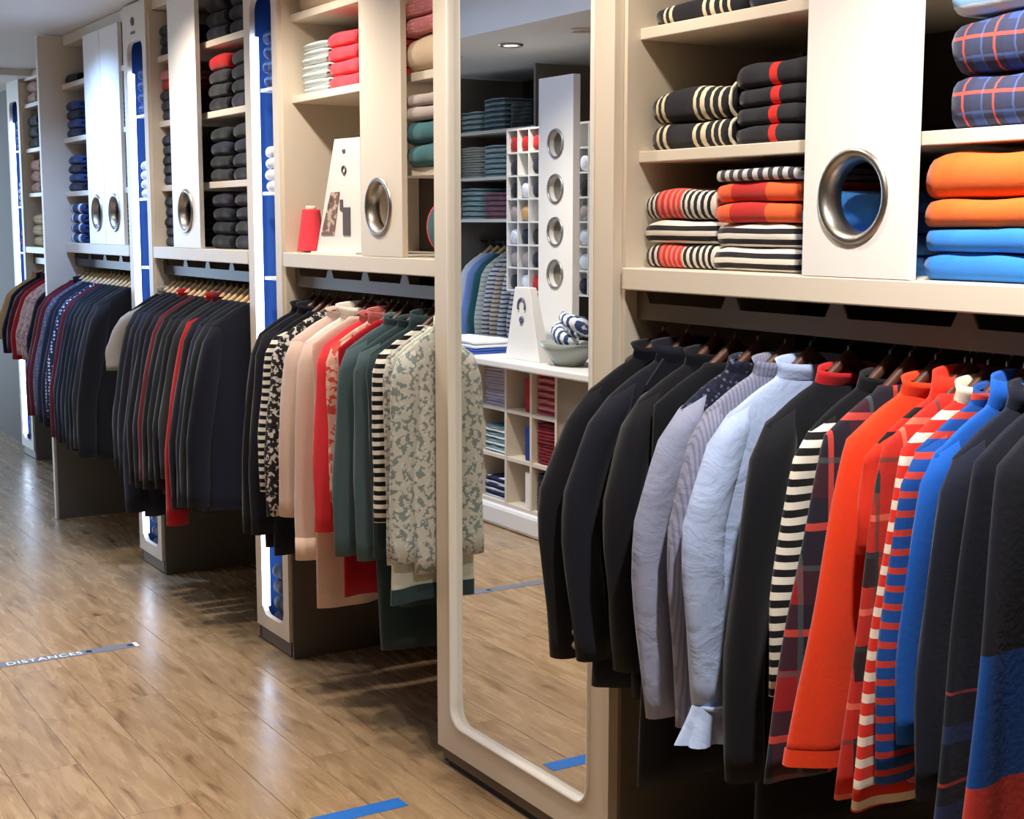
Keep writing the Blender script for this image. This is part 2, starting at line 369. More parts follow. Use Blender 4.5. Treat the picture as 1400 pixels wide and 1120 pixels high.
# ------------------------------------------------------------------ garments
ORD = ['first', 'second', 'third', 'fourth', 'fifth', 'sixth', 'seventh', 'eighth', 'ninth', 'tenth', 'eleventh', 'twelfth', 'thirteenth', 'fourteenth', 'fifteenth', 'sixteenth', 'seventeenth', 'eighteenth', 'nineteenth', 'twentieth', 'twenty-first', 'twenty-second']
def hanger(parent_loc, rz, tone, label, group, scale=1.0, hookz=.075):
    h = thing('clothes_hanger', label, 'hanger', parent_loc, rz, group)
    mb = MB(); R = []
    for i in range(17):
        u = -1+i/8; yy = u*.178*scale; zz = .034-.134*abs(u)**.95; hw = .013 if abs(u) < .9 else .009
        R.append([(-.006, yy, zz-hw), (.006, yy, zz-hw), (.008, yy, zz), (.006, yy, zz+hw), (-.006, yy, zz+hw), (-.008, yy, zz)])
    mb.rings(R).build('shoulder_bar', tone, h, True)
    hk = [(0, 0, .022), (0, 0, hookz-.022)]
    for k in range(8): a = -PI/2+PI*1.35*k/7; hk.append((0, .0125*math.cos(a), hookz-.009+.0125*math.sin(a)))
    MB().tube(hk, .0022, 6).build('hook', CHROME, h, True)
    return h
def garment(kind, label, cat, x, hem, mat, yf=1.66, yr=1.98, zn=1.262, sl=None, smat=None, sdrop=None, collar=None, cmat=None, th=.021, flare=1.0, rz=0, cuff=None, hemband=None, group=None, seed=0, lapel=None, buttons=None, opening=None, wh=None, bulge=1.5, shoulder=.205, ruff=None):
    """one garment on its hanger. sl: sleeve end z (world). hem: hem z (world)."""
    rnd = random.Random(seed*13+5)
    g = thing(kind, label, cat, (x, yr, zn), rz, group)
    reach = yr-yf; L = zn-hem; n = 44; ph = rnd.random()*6; ph2 = rnd.random()*6
    wm = (reach-.085) if sl else reach*.985
    if wh: wm = wh
    def W(z):
        if z < .012: return .078
        if z < .085: return .078+(shoulder-.078)*((z-.012)/.073)**.78
        u = min(1, (z-.085)/max(.1, L-.085)); return shoulder+.012*math.sin(u*PI)*0+(wm*flare-shoulder)*u**.85
    def T(z): return (.011+(th-.011)*min(1, z/.10))*(1+.25*min(1, z/max(L, .01)))
    def ring(z, f=1.0, tt=0.0, inn=1.0):
        P = []; w_ = W(z)*inn; t = T(z)*f+tt; am = .0075*min(1, z/.35)
        for j in range(n):
            a = 2*PI*j/n; c, s_ = math.cos(a), math.sin(a)
            yy = w_*math.copysign(abs(s_)**.8, s_); fold = am*math.sin(yy*26+ph+z*2.2)+am*.5*math.sin(yy*55+ph2-z*3)
            P.append((t*math.copysign(abs(c)**.55, c)*(1-.35*(abs(yy)/max(w_, .01))**6)+fold, yy, -z+.006*math.sin(yy*11+ph2)*(z/max(L, .1))))
        return P
    zs = [.004, .016, .03, .045, .062, .085, .11, .15]; k = 12
    zs += [.15+(L-.15)*(i+1)/k for i in range(k)]
    body = MB(); R = [ring(z) for z in zs]; R.append(ring(L-.004, .6, 0, .985)); R.append(ring(L-.10, .5, 0, .95))
    body.rings(R, True, True).build('body', mat, g, True)
    if hemband:
        hb, hm = hemband; R = [ring(z, 1.08, .0012, 1.006) for z in (L-hb, L-hb*.5, L+.001)]; MB().rings(R, True, False).build('hem_band', hm, g, True)
    if sl is not None:
        SL = zn-sl
        for sgn in (-1, 1):
            mb = MB(); R = []; ax = reach-.048; m = 12; fs = rnd.random()*6
            for i in range(m):
                u = i/(m-1); z = .07+(SL-.07)*u
                yy = shoulder-.035+(ax-shoulder+.035)*min(1, u*bulge)**.8; yy -= (.03 if bulge > 2 else 0)*max(0, u-.55)/.45
                ry = .052*(1-.18*u) if i else .035; rx = (th*1.12)*(1-.12*u) if i else th*.6
                cxo = .004*math.sin(u*7+fs); tl = .5*max(0, 1-u*2.6)
                ring_ = []
                for j in range(16):
                    a = 2*PI*j/16; dy = ry*math.sin(a); cr = 1+.07*math.sin(3*a+fs+9*u)
                    ring_.append((cxo+rx*cr*math.cos(a), sgn*(yy+dy*cr), -(z+dy*tl*.9)))
                R.append(ring_)
            mb.rings(R, True, True); sv = mb.build('sleeve', smat or mat, g, True)
            cf = R[-1]; 
            if cuff:
                cm, ch = cuff; c0 = R[-1]; cx_ = sum(p[0] for p in c0)/16; cy_ = sum(p[1] for p in c0)/16; cz_ = -SL
                Q = [[(cx_+(p[0]-cx_)*1.1, cy_+(p[1]-cy_)*f_, cz_+dz) for p in c0] for f_, dz in ((1.0, ch), (1.07, ch), (1.07, -.002), (.95, -.002))]
                MB().rings(Q, True, True).build('cuff', cm, sv, True)
            if ruff:   # gathered frill at the cuff
                c0 = R[-1]; cx_ = sum(p[0] for p in c0)/16; cy_ = sum(p[1] for p in c0)/16; Q = []
                for k_ in range(5):
                    u_ = k_/4; Q.append([(cx_+.026*(1+.5*u_)*(1+.28*u_*math.sin(7*a_))*math.cos(a_), cy_+.044*(1+.75*u_)*(1+.14*u_*math.sin(7*a_+1))*math.sin(a_), -SL+.012-.075*u_) for a_ in [2*PI*j/42 for j in range(42)]])
                MB().rings(Q, True, False).build('frill', mat, sv, True)
                MB().torus((cx_, cy_, -SL+.008), .034, .005, 'Z', 20, 6).build('cuff_seam', mat, sv, True)
            if buttons and sgn == -1:
                bb = MB()
                for i in range(2):
                    bb.tube([(th*.8, -(ax-.035), -(SL-.03-i*.03)), (th*1.12+.006, -(ax-.035), -(SL-.03-i*.03))], .010, 10)
                bb.build('cuff_button', buttons, sv)
    if collar:
        ht, fl = collar; ht = ht*.62; fl += .006; R = []
        for zz, ww, tt in ((.02, .088, .016), (-.004, .082, .02), (-ht, .074+fl, .024), (-ht+.004, .068+fl, .018), (-.002, .074, .013)):
            R.append([(tt*math.cos(2*PI*j/24)+(.004 if zz < 0 else 0), ww*math.sin(2*PI*j/24), -zz-(.010*math.cos(2*PI*j/24) if zz <= 0 else 0)) for j in range(24)])
        MB().rings(R, True, False).build('collar', cmat or mat, g, True)
    if lapel:
        for sgn in (-1, 1):
            t_ = T(.2)
            P = [(.0, sgn*.088, -.004), (.002, sgn*.135, -.06), (.004, sgn*.115, -.14), (.006, sgn*.02, -.36), (.004, sgn*.03, -.2), (.0, sgn*.06, -.05)]
            f0 = [(t_*1.0+.009+p[0], p[1], p[2]) for p in P]; f1 = [(t_*1.0+.003+p[0], p[1], p[2]) for p in P]
            MB().rings([f0, f1], True, True).build('lapel', lapel, g)
    if opening:   # vertical placket on the visible face with buttons
        t_ = T(.3); om, bmt = opening
        R = [[(t_+.0065+.0075*math.sin(y_*26+ph+z*2.2), y_, -z) for y_ in (-.018, -.006, .006, .018)]+[(t_-.004, .018, -z), (t_-.004, -.018, -z)] for z in [.16+(L-.18)*i/14 for i in range(15)]]
        pk = MB().rings(R, True, True).build('placket', om, g, True)
        if bmt:
            for i in range(5):
                z = .2+(L-.3)*i/4; MB().tube([(t_+.008, 0, -z), (t_+.017, 0, -z)], .009, 10).build('button', bmt, pk)
    return g
def row(specs, phrase, tone, tonew, group, x_default_y=1.98, zn=1.262):
    """specs: list of dicts in left to right order"""
    for i, s in enumerate(specs):
        s = dict(s); desc = s.pop('d'); kind = s.pop('k'); cat = s.pop('c', kind.split('_')[-1]); short = s.pop('short', None)
        nt = s.pop('nt', None)
        lab = '%s, %s from left on %s' % (desc, ORD[i], phrase)
        yr = s.get('yr', x_default_y); z_ = s.get('zn', zn)
        rz = s.pop('rz', (random.random()-.5)*.08)
        garment(kind, lab, cat, hem=s.pop('hem'), x=s.pop('x'), mat=s.pop('m'), rz=rz, yr=s.pop('yr', yr), zn=s.pop('zn', zn), seed=i+int(abs(specs[0]['x']*100)), group=group, **s) if True else None
        hanger((specs[i]['x'], yr, z_), rz, nt or tone, '%s hanger, %s from left on %s' % (tonew, ORD[i], phrase), 'hangers on '+phrase)
# fabrics
INK = cloth('ink_navy_wool', (23, 25, 38)); INK2 = cloth('black_wool', (17, 18, 25)); INK3 = cloth('navy_cotton', (30, 34, 52)); CHAR = cloth('charcoal_knit', (44, 45, 50)); DGREEN = cloth('dark_green_navy', (24, 33, 38))
GBL = cloth('blue_grey_chambray', (150, 156, 182), wr=.28); GBL2 = cloth('grey_blue_shirting', (140, 142, 164), ('stripe', 'Y', (118, 120, 144), .009, .4), wr=.25)
LBL = cloth('light_blue_shirting', (178, 196, 234), wr=.28); PRNT = cloth('navy_floral', (26, 30, 48), ('print', (38, 44, 70), (100, 106, 130), 90))
BW = cloth('black_cream_stripe', (20, 20, 22), ('stripe', 'Z', (232, 226, 212), .027, .5)); BW2 = cloth('black_white_stripe_narrow', (24, 24, 30), ('stripe', 'Z', (225, 225, 222), .02, .5))
PLR = cloth('navy_red_tartan', (34, 32, 46), ('plaid', (150, 32, 34), (190, 70, 62), (66, 92, 96), .19)); PLR2 = cloth('navy_blue_tartan', (26, 27, 40), ('plaid', (30, 42, 76), (170, 60, 58), (58, 82, 140), .16))
ORG = cloth('orange_wool', (238, 66, 28)); ORG2 = cloth('orange_red_knit', (226, 52, 30)); REDT = cloth('red_tartan', (200, 48, 36), ('plaid', (34, 30, 38), (230, 110, 90), (40, 70, 70), .16))
RW = cloth('red_white_stripe', (222, 48, 34), ('stripe', 'Z', (240, 224, 204), .036, .42)); BLR = cloth('blue_red_stripe', (24, 78, 158), ('stripe', 'Z', (206, 62, 50), .031, .36)); BRB = cloth('bright_blue', (28, 98, 200))
RBK = cloth('red_black_stripe', (216, 46, 34), ('stripe', 'Z', (28, 22, 26), .04, .45))
BLOCK = cloth('colour_block_knit', (31, 32, 46), ('band', 'Z', [(-.585, -.375, (22, 82, 168)), (-1.5, -.585, (214, 66, 56))])); SILV = cloth('silver_grey', (196, 196, 200))
CRM = cloth('cream_trim', (236, 226, 200)); NPL = cloth('navy_tartan_hem', (29, 31, 46), ('band', 'Z', [(-.452, -.447, (160, 60, 58)), (-.6, -.594, (170, 60, 58)), (-.53, -.50, (38, 54, 96)), (-.67, -.63, (38, 54, 96))]))
REDC = cloth('crimson_rib', (190, 30, 34)); GOLDB = paint('pale_button', (190, 180, 150), .4); 
RAILA = 'rail right of mirror'
near = [
 dict(k='wool_jacket', bulge=2.6, d='black wool jacket with pale cuff button', x=-2.585, hem=.60, m=INK2, sl=.585, yf=1.65, collar=(.03, .012), buttons=GOLDB, th=.026, c='jacket'),
 dict(k='wool_jacket', bulge=2.6, d='dark navy jacket with turned-up collar', x=-2.50, hem=.535, m=INK, sl=.60, yf=1.66, collar=(.045, .02), th=.028, lapel=INK, c='jacket'),
 dict(k='wool_coat', bulge=2.6, d='black coat with one small button', x=-2.40, hem=.525, m=INK2, sl=.60, yf=1.69, collar=(.03, .01), th=.032, opening=(INK2, GOLDB), c='coat'),
 dict(k='cotton_dress', d='long black dress', x=-2.335, hem=.36, m=INK2, yf=1.74, th=.018, c='dress'),
 dict(k='chambray_blouse', bulge=2.6, d='blue-grey chambray blouse with puffed sleeve', x=-2.262, hem=.70, m=PRNT, smat=GBL, sl=.545, yf=1.665, th=.024, collar=(.02, .0), cmat=PRNT, c='blouse'),
 dict(k='cotton_shirt', bulge=2.6, d='pale grey-blue striped shirt', x=-2.178, hem=.66, m=GBL2, sl=.545, yf=1.69, th=.021, collar=(.03, .01), c='shirt', cuff=(GBL2, .05)),
 dict(k='cotton_shirt', bulge=2.6, d='light blue shirt with frilled cuff', x=-2.105, hem=.70, m=LBL, sl=.60, yf=1.675, th=.024, collar=(.035, .012), ruff=True, c='shirt'),
 dict(k='knit_cardigan', d='long black cardigan with red collar edge', x=-2.00, hem=.36, m=INK2, sl=.5, yf=1.69, th=.03, collar=(.022, .0), cmat=REDC, c='cardigan'),
 dict(k='striped_cardigan', d='black and cream striped cardigan', x=-1.892, hem=.66, m=INK2, smat=BW, sl=.70, yf=1.69, th=.015, collar=(.02, 0), c='cardigan', rz=.02),
 dict(k='tartan_dress', d='navy and red tartan dress', x=-1.843, hem=.56, m=PLR, yf=1.65, th=.018, c='dress', rz=0.0),
 dict(k='wool_coat', d='bright orange wool coat', x=-1.782, hem=.60, m=ORG, yf=1.655, th=.028, collar=(.025, .005), c='coat', hemband=(.03, ORG)),
 dict(k='knit_jumper', d='orange-red high neck jumper', x=-1.715, hem=.69, m=RBK, smat=ORG2, sl=.99, yf=1.735, th=.013, collar=(.05, .0), cmat=ORG2, c='jumper'),
 dict(k='tartan_scarf_dress', d='red tartan dress', x=-1.70, hem=.565, m=REDT, yf=1.685, th=.018, c='dress'),
 dict(k='striped_cardigan', d='red and white striped cardigan edged cream', x=-1.665, hem=.575, m=RW, yf=1.675, th=.022, collar=(.03, .005), cmat=CRM, c='cardigan'),
 dict(k='striped_jumper', d='blue and red striped jumper', x=-1.625, hem=.60, m=BLR, sl=.62, yf=1.70, th=.016, collar=(.02, 0), c='jumper'),
 dict(k='blue_blouse', d='bright blue high neck blouse', x=-1.59, hem=.74, m=BRB, sl=.70, yf=1.71, th=.015, collar=(.055, .0), c='blouse'),
 dict(k='navy_jacket', d='navy jacket', x=-1.555, hem=.55, m=INK3, sl=.62, yf=1.71, th=.018, collar=(.04, .005), c='jacket'),
 dict(k='navy_dress', d='navy dress with faint tartan skirt', x=-1.515, hem=.50, m=NPL, yf=1.70, th=.02, collar=(.02, 0), c='dress'),
 dict(k='colour_block_dress', d='navy, blue and coral colour block dress', x=-1.475, hem=.42, m=BLOCK, yf=1.70, th=.022, collar=(.015, 0), c='dress', rz=.05),
 dict(k='grey_cardigan', d='silver grey cardigan', x=-1.375, hem=.62, m=SILV, yf=1.80, th=.014, collar=(.015, 0), c='cardigan'),
]
row(near, RAILA, WOODD, 'brown wooden', 'clothes hanging right of the mirror')
BLUSH = cloth('blush_wool', (228, 202, 190)); WHT = cloth('white_cotton', (240, 234, 226)); COR = cloth('coral_wool', (236, 62, 72)); PEACH = cloth('peach_print', (236, 190, 172), ('print', (214, 90, 84), (250, 226, 210), 40)); CRIM = cloth('crimson_cotton', (176, 20, 36)); TEAL = cloth('teal_wool', (74, 96, 104)); TEAL2 = cloth('dark_teal', (46, 66, 72)); PINKT = cloth('rose_trim', (196, 110, 108))
SPECK = cloth('black_white_speckle', (40, 40, 44), ('print', (210, 208, 205), (20, 20, 22), 70)); GPR = cloth('grey_scroll_print', (196, 198, 192), ('print', (128, 142, 142), (212, 211, 206), 62)); GPR2 = cloth('silver_scroll_print', (190, 190, 186), ('print', (124, 124, 122), (216, 214, 208), 80)); BWB = cloth('black_white_stripe_wide', (18, 20, 24), ('stripe', 'Z', (232, 230, 220), .026, .5)); PALE = cloth('pale_mint', (206, 212, 198))
b4 = [
 dict(k='wool_coat', d='black coat', x=-4.56, hem=.44, m=INK2, sl=.50, yf=1.70, th=.024, collar=(.03, .01), c='coat'),
 dict(k='wool_jacket', d='dark navy jacket', x=-4.50, hem=.42, m=INK, sl=.50, yf=1.71, th=.024, collar=(.03, .01), c='jacket'),
 dict(k='striped_jumper', d='black and white striped jumper', x=-4.425, hem=.66, m=INK2, smat=BWB, sl=.665, yf=1.71, th=.019, c='jumper'),
 dict(k='speckled_dress', d='black and white speckled dress', x=-4.36, hem=.585, m=SPECK, sl=.59, yf=1.71, th=.018, c='dress'),
 dict(k='wool_coat', d='blush pink coat', x=-4.26, hem=.61, m=BLUSH, sl=.605, yf=1.72, th=.034, collar=(.02, .01), c='coat'),
 dict(k='cotton_shirt', d='white high collar shirt with blush sleeve', x=-4.155, hem=.62, m=WHT, smat=BLUSH, sl=.485, yf=1.73, th=.026, collar=(.05, .02), cuff=(cloth('pale_blush', (236, 208, 190)), .07), c='shirt'),
 dict(k='blush_trousers', d='blush pink trousers', x=-4.10, hem=.335, m=BLUSH, yf=1.76, th=.016, wh=.2, c='trousers', flare=1.0),
 dict(k='wool_coat', d='coral red coat', x=-4.02, hem=.60, m=COR, sl=.60, yf=1.73, th=.028, collar=(.02, .01), c='coat', cmat=PINKT),
 dict(k='printed_blouse', d='peach printed blouse', x=-3.955, hem=.66, m=PEACH, sl=.70, yf=1.76, th=.014, collar=(.04, .008), cmat=PINKT, c='blouse'),
 dict(k='crimson_trousers', d='crimson trousers', x=-3.91, hem=.41, m=CRIM, yf=1.77, th=.016, wh=.2, c='trousers'),
 dict(k='wool_jacket', d='teal wool jacket', x=-3.85, hem=.55, m=TEAL, sl=.56, yf=1.72, th=.028, collar=(.02, .005), c='jacket'),
 dict(k='wool_coat', d='long teal coat', x=-3.755, hem=.27, m=TEAL2, smat=TEAL, sl=.56, yf=1.75, th=.028, collar=(.02, .005), c='coat'),
 dict(k='teal_blouse', d='dark teal blouse with gathered neck', x=-3.685, hem=.42, m=TEAL2, sl=.58, yf=1.77, th=.017, collar=(.05, .0), c='blouse'),
 dict(k='striped_jumper', d='black and white broad striped jumper', x=-3.635, hem=.70, m=BWB, sl=.695, yf=1.755, th=.018, c='jumper'),
 dict(k='printed_dress', d='silver grey printed dress', x=-3.60, hem=.575, m=GPR2, sl=.58, yf=1.765, th=.016, c='dress', rz=.09),
 dict(k='slip_skirt', d='pale mint slip with teal hem', x=-3.575, hem=.475, m=PALE, yf=1.76, th=.016, hemband=(.045, TEAL2), c='skirt', rz=.12),
 dict(k='printed_dress', d='pale grey scroll printed dress', x=-3.55, hem=.555, m=GPR, sl=.60, yf=1.745, th=.022, collar=(.04, .0), cmat=PALE, c='dress', rz=.14),
]
row(b4, 'rail left of mirror', WOODD, 'brown wooden', 'clothes hanging left of the mirror')
BURG = cloth('burgundy_wool', (94, 26, 34)); GPAT = cloth('slate_pattern', (84, 90, 112), ('dots', (120, 124, 146), 60)); WD = cloth('navy_white_dot', (40, 48, 76), ('dots', (214, 220, 236), 60)); REDW = cloth('deep_red_wool', (170, 24, 28)); LGREY = cloth('light_grey_lapel', (150, 147, 143))
K = [INK, DGREEN, INK3, INK2, CHAR]
b3 = [(-6.035, .52, INK2, INK2, 'black jacket with light grey lining', LGREY), (-5.965, .50, DGREEN, DGREEN, 'dark green-black coat', None), (-5.90, .48, INK, INK, 'navy coat', None), (-5.83, .33, INK3, INK3, 'long navy coat', None),
 (-5.76, .46, INK2, INK2, 'black coat with red collar', REDW), (-5.69, .46, INK, INK, 'midnight navy coat', None), (-5.62, .50, BURG, BURG, 'burgundy edged dark coat', None), (-5.56, .47, INK2, INK2, 'black wool coat', None), (-5.49, .52, DGREEN, DGREEN, 'bottle green coat', None),
 (-5.42, .50, INK2, INK2, 'plain black jacket', REDW), (-5.35, .55, CHAR, CHAR, 'charcoal jacket with burgundy piping', BURG), (-5.285, .55, INK, REDW, 'navy coat with long red sleeve', None), (-5.22, .45, INK, INK, 'navy long coat', None), (-5.155, .47, INK3, INK3, 'navy wool coat', None), (-5.09, .48, DGREEN, DGREEN, 'dark teal-black coat', None), (-5.02, .49, INK, INK, 'midnight blue coat facing the aisle', None)]
specs = [dict(k='wool_coat', c='coat' if 'coat' in d else ('dress' if 'dress' in d else 'jacket'), d=d, x=x, hem=h, m=m, smat=sm, sl=h+.02, yf=1.665, th=.026, collar=(.02, .008) if cm else None, cmat=cm) for x, h, m, sm, d, cm in b3]
specs[0]['smat'] = LGREY; specs[0]['sl'] = .93; specs[11]['sl'] = .395
row(specs, 'rail between blue columns', WOODL, 'pale wooden', 'dark coats between the blue columns')
b2 = [(-7.50, .55, BURG, 'burgundy coat', None), (-7.42, .56, BURG, 'burgundy and navy coat', INK), (-7.33, .57, GPAT, 'slate patterned dress', None), (-7.25, .54, INK3, 'navy shirt', None), (-7.17, .53, INK3, 'navy dress', None), (-7.09, .59, WD, 'navy dress with white dots', None), (-7.01, .50, BURG, 'deep burgundy dress', None),
 (-6.94, .50, INK3, 'navy wool dress', None), (-6.87, .49, INK, 'midnight navy jacket', None), (-6.80, .50, DGREEN, 'dark green jacket', None), (-6.73, .48, DGREEN, 'dark green coat', None), (-6.66, .48, INK2, 'black jacket', None), (-6.59, .50, CHAR, 'charcoal coat', None), (-6.52, .47, INK2, 'black coat', None)]
row([dict(k='wool_coat' if 'dress' not in d else 'knee_dress', c='dress' if 'dress' in d else ('shirt' if 'shirt' in d else ('coat' if 'coat' in d else 'jacket')), d=d, x=x, hem=h, m=m, sl=h+.02, yf=1.655, th=.026, collar=(.02, .005) if cm else None, cmat=cm) for x, h, m, d, cm in b2], 'rail at far left bay', WOODL, 'pale wooden', 'clothes on the bluish bay rail')
TAN = cloth('tan_suede', (206, 160, 104)); ROSE = cloth('dusty_rose_print', (206, 170, 154), ('print', (180, 130, 120), (222, 196, 180), 40))
b1 = [(-9.42, .80, TAN, 'tan jacket with black hem', INK2), (-9.29, .72, INK2, 'black dress', None), (-9.16, .74, BURG, 'burgundy cardigan', None), (-9.03, .70, REDW, 'dark red coat', None), (-8.90, .74, ROSE, 'dusty rose printed blouse', None), (-8.77, .72, ROSE, 'rose print tunic', None), (-8.64, .70, INK2, 'black tunic', None)]
row([dict(k='short_garment', c='jacket' if 'jacket' in d else ('dress' if 'dress' in d else 'top'), d=d, x=x, hem=h, m=m, sl=h+.02, yf=1.92, th=.036, collar=(.02, .005), hemband=(.16, hb) if hb else None) for x, h, m, d, hb in b1], 'set-back rail', WOODL, 'pale wooden', 'clothes on the set-back rail', 2.23, 1.222)

# ------------------------------------------------------------------ folded clothes
def ucurve(h, d, gap, n=7):
    """side profile (y, z) of a folded cloth: front fold rounded towards -Y, slit open at the back"""
    P = []; r_ = h/2
    for i in range(n+1): a = -PI/2-PI*i/n; P.append((-d/2+r_*.8+r_*.8*math.cos(a)*1.0, r_+r_*math.sin(a)))
    P = [(d/2, 0)]+P+[(d/2, h), (d/2, h/2+gap)]
    for i in range(4): a = PI/2+PI*i/3; P.append((-d/2+r_*.9+gap*math.cos(a), r_+gap*math.sin(a)))
    P.append((d/2, h/2-gap)); return P
def folded(label, x, y, z, w_, d, h, mat, rz=0, seed=0, group=None, kind='folded_jumper', cat='jumper', trim=None, layers=1, parts=True):
    rnd = random.Random(seed); t = thing(kind, label, cat, (x, y, z+.0006), rz, group)
    prof = ucurve(h*.97, d, min(.003, h*.06)); m = 12; R = []; p1 = rnd.random()*6
    for i in range(m+1):
        u = -1+2*i/m; sh = 1-.10*abs(u)**5; xx = u*w_/2; dz = (.05*h)*math.sin(u*4+p1)
        R.append([(xx+.003*math.sin(p[1]*60+p1), p[0]*(1-.03*abs(u)**4)+.002*math.sin(u*6+p1), max(0, (p[1]-h/2)*sh+h/2*sh+(dz*(p[1]/h)) )) for p in prof])
    MB().rings(R, True, True).build('folded_body', mat, t, True)
    if parts and h > .028:
        # inner sleeve layer folded in between
        hh = h*.12; MB().box(-w_*.42, w_*.44, -d*.25, d*.47, h*.46-hh/2, h*.46+hh/2).build('inner_fold', mat, t)
    if trim:
        pts = [(-w_/2*0+w_/2*1.003, p[0], p[1]) for p in prof[1:9]]
        MB().tube([(x_+.002, y_, max(z_, .004)) for x_, y_, z_ in pts], .004, 6).build('edge_trim', trim, t, True)
    return t
def stack(x, y, z, w_, d, items, place, group, jitter=.006, rz=0, kind='folded_jumper', cat='jumper', parts=True):
    n = len(items)
    for i, it in enumerate(items):
        h, m, desc = it[:3]; tr = it[3] if len(it) > 3 else None
        pos = 'the only item' if n == 1 else ('bottom' if i == 0 else ('top' if i == n-1 else ORD[i]+' from bottom'))
        if n == 1: lab = '%s on %s' % (desc, place)
        else: lab = '%s, %s of %s' % (desc, pos, place)
        folded(lab, x+(random.random()-.5)*jitter, y+(random.random()-.5)*jitter, z, w_, d, h, m, rz+(random.random()-.5)*.03, i+int(abs(x*90)), group, kind, cat, tr, 1, parts)
        z += h
KN = cloth('folded_navy_cream', (30, 30, 38), ('band', 'X', [(-.115, -.105, (226, 212, 182)), (-.092, -.080, (226, 212, 182)), (.02, .032, (226, 212, 182)), (.046, .062, (226, 212, 182)), (.08, .088, (226, 212, 182)), (.104, .112, (226, 212, 182))]))
KR = cloth('folded_navy_red', (34, 34, 42), ('band', 'X', [(.0, .024, (226, 44, 36))]))
SB = cloth('folded_stripe', (30, 28, 34), ('stripe', 'Z', (226, 220, 210), .022, .5)); SBX = cloth('folded_stripe_red_band', (30, 28, 34), ('bandstripe', 'X', (222, 216, 206), .02, .48, (-.065, .025, (202, 52, 46), (232, 120, 108))))
ORF = cloth('folded_orange', (242, 112, 44)); ORFR = cloth('folded_orange_red', (190, 42, 36), ('band', 'X', [(-.2, -.07, (240, 96, 50)), (.04, .2, (240, 100, 50))])); BLF = cloth('folded_blue', (54, 136, 226)); LBF = cloth('folded_pale_blue', (150, 200, 246), ('stripe', 'Z', (226, 240, 252), .05, .4)); PLF = cloth('folded_tartan', (58, 60, 84), ('plaid', (62, 84, 150), (222, 84, 74), (90, 110, 170), .085, 1)); GRT = cloth('grey_stripe_top', (60, 60, 66), ('stripe', 'X', (200, 200, 204), .03, .5))
stack(-2.505, 2.085, 1.45, .235, .26, [(.055, SBX, 'black white jumper with red striped band'), (.052, SB, 'black and white striped jumper'), (.068, SBX, 'black striped jumper with wide red band')], 'left pile on ledge right of mirror', 'striped jumpers on the near ledge')
stack(-2.255, 2.085, 1.45, .25, .26, [(.05, SB, 'black and white striped jumper'), (.05, SB, 'white striped black jumper'), (.043, ORFR, 'orange-red jumper'), (.043, ORFR, 'orange jumper'), (.026, GRT, 'grey striped jumper')], 'second pile on ledge right of mirror', 'striped jumpers on the near ledge')
stack(-2.475, 2.08, 1.71, .27, .24, [(.058, KN, 'black jumper with cream stripes', CRM), (.075, KN, 'plump black jumper with cream stripes', CRM)], 'left pile, middle shelf right of mirror', 'navy jumpers on the near middle shelf')
stack(-2.215, 2.08, 1.71, .22, .24, [(.038, KR, 'navy jumper with red band'), (.038, KR, 'navy jumper with red band'), (.038, KR, 'navy jumper with red band'), (.05, KR, 'navy jumper with red band')], 'red-banded pile, middle shelf right of mirror', 'navy jumpers on the near middle shelf')
stack(-2.46, 2.09, 1.98, .30, .26, [(.045, KN, 'dark jumper with thin cream line')], 'top shelf right of mirror', None)
stack(-2.19, 2.09, 1.98, .2, .26, [(.04, INK3, 'plain navy jumper')], 'top shelf left of white porthole panel', None)
stack(-1.645, 2.075, 1.45, .265, .28, [(.05, BLF, 'bright blue jumper'), (.042, BLF, 'thin bright blue jumper'), (.05, ORF, 'orange jumper'), (.08, ORF, 'thick pale orange jumper')], 'pile right of white porthole panel', 'bright jumpers beside the porthole panel')
stack(-1.62, 2.06, 1.71, .235, .24, [(.092, PLF, 'navy and red tartan jumper'), (.098, PLF, 'tartan jumper with red lines'), (.07, LBF, 'pale blue and white jumper')], 'shelf above the orange pile', 'tartan jumpers at the right edge')
stack(-2.02, 2.085, 1.45, .2, .24, [(.08, BLF, 'bright blue jumper'), (.08, BLF, 'rounded bright blue jumper')], 'pile seen through the white porthole panel', None)
zz = 1.71
for i in range(4): folded('dark top with cream edge, %s of pile behind tartan jumpers' % ['bottom', 'second', 'third', 'top'][i], -1.70, 2.27, zz, .14, .13, .05, INK2, PI, i, 'cream-edged tops behind the tartan', 'folded_shirt', 'shirt', CRM); zz += .05
# bay left of mirror
GW = cloth('grey_white_stripe', (150, 166, 168), ('stripe', 'Z', (226, 232, 228), .02, .5)); BEIGE = cloth('beige_knit', (214, 190, 160)); ROSEK = cloth('rose_marl', (190, 110, 116), ('dots', (224, 160, 150), 90)); GREYR = cloth('grey_rose_knit', (168, 156, 152)); TL = cloth('teal_knit', (46, 96, 104)); CORK = cloth('coral_knit', (240, 70, 84))
stack(-4.50, 2.09, 1.98, .20, .24, [(.024, GW, 'grey and white folded top') for _ in range(7)], 'striped pile left of mirror bay', 'grey and white striped tops', parts=False)
stack(-4.275, 2.09, 1.98, .21, .24, [(.045, CORK, 'coral red jumper') for _ in range(4)], 'coral pile left of mirror bay', 'coral jumpers', parts=False)
stack(-4.42, 2.09, 2.25, .36, .26, [(.07, BEIGE, 'beige blanket-like jumper')], 'top shelf left of mirror', None)
stack(-3.632, 2.03, 1.98, .225, .22, [(.10, BEIGE, 'thick rolled beige jumper'), (.05, ROSEK, 'rose marl jumper'), (.05, ROSEK, 'pink marl jumper')], 'pile beside mirror frame, upper shelf', 'knits beside the mirror frame')
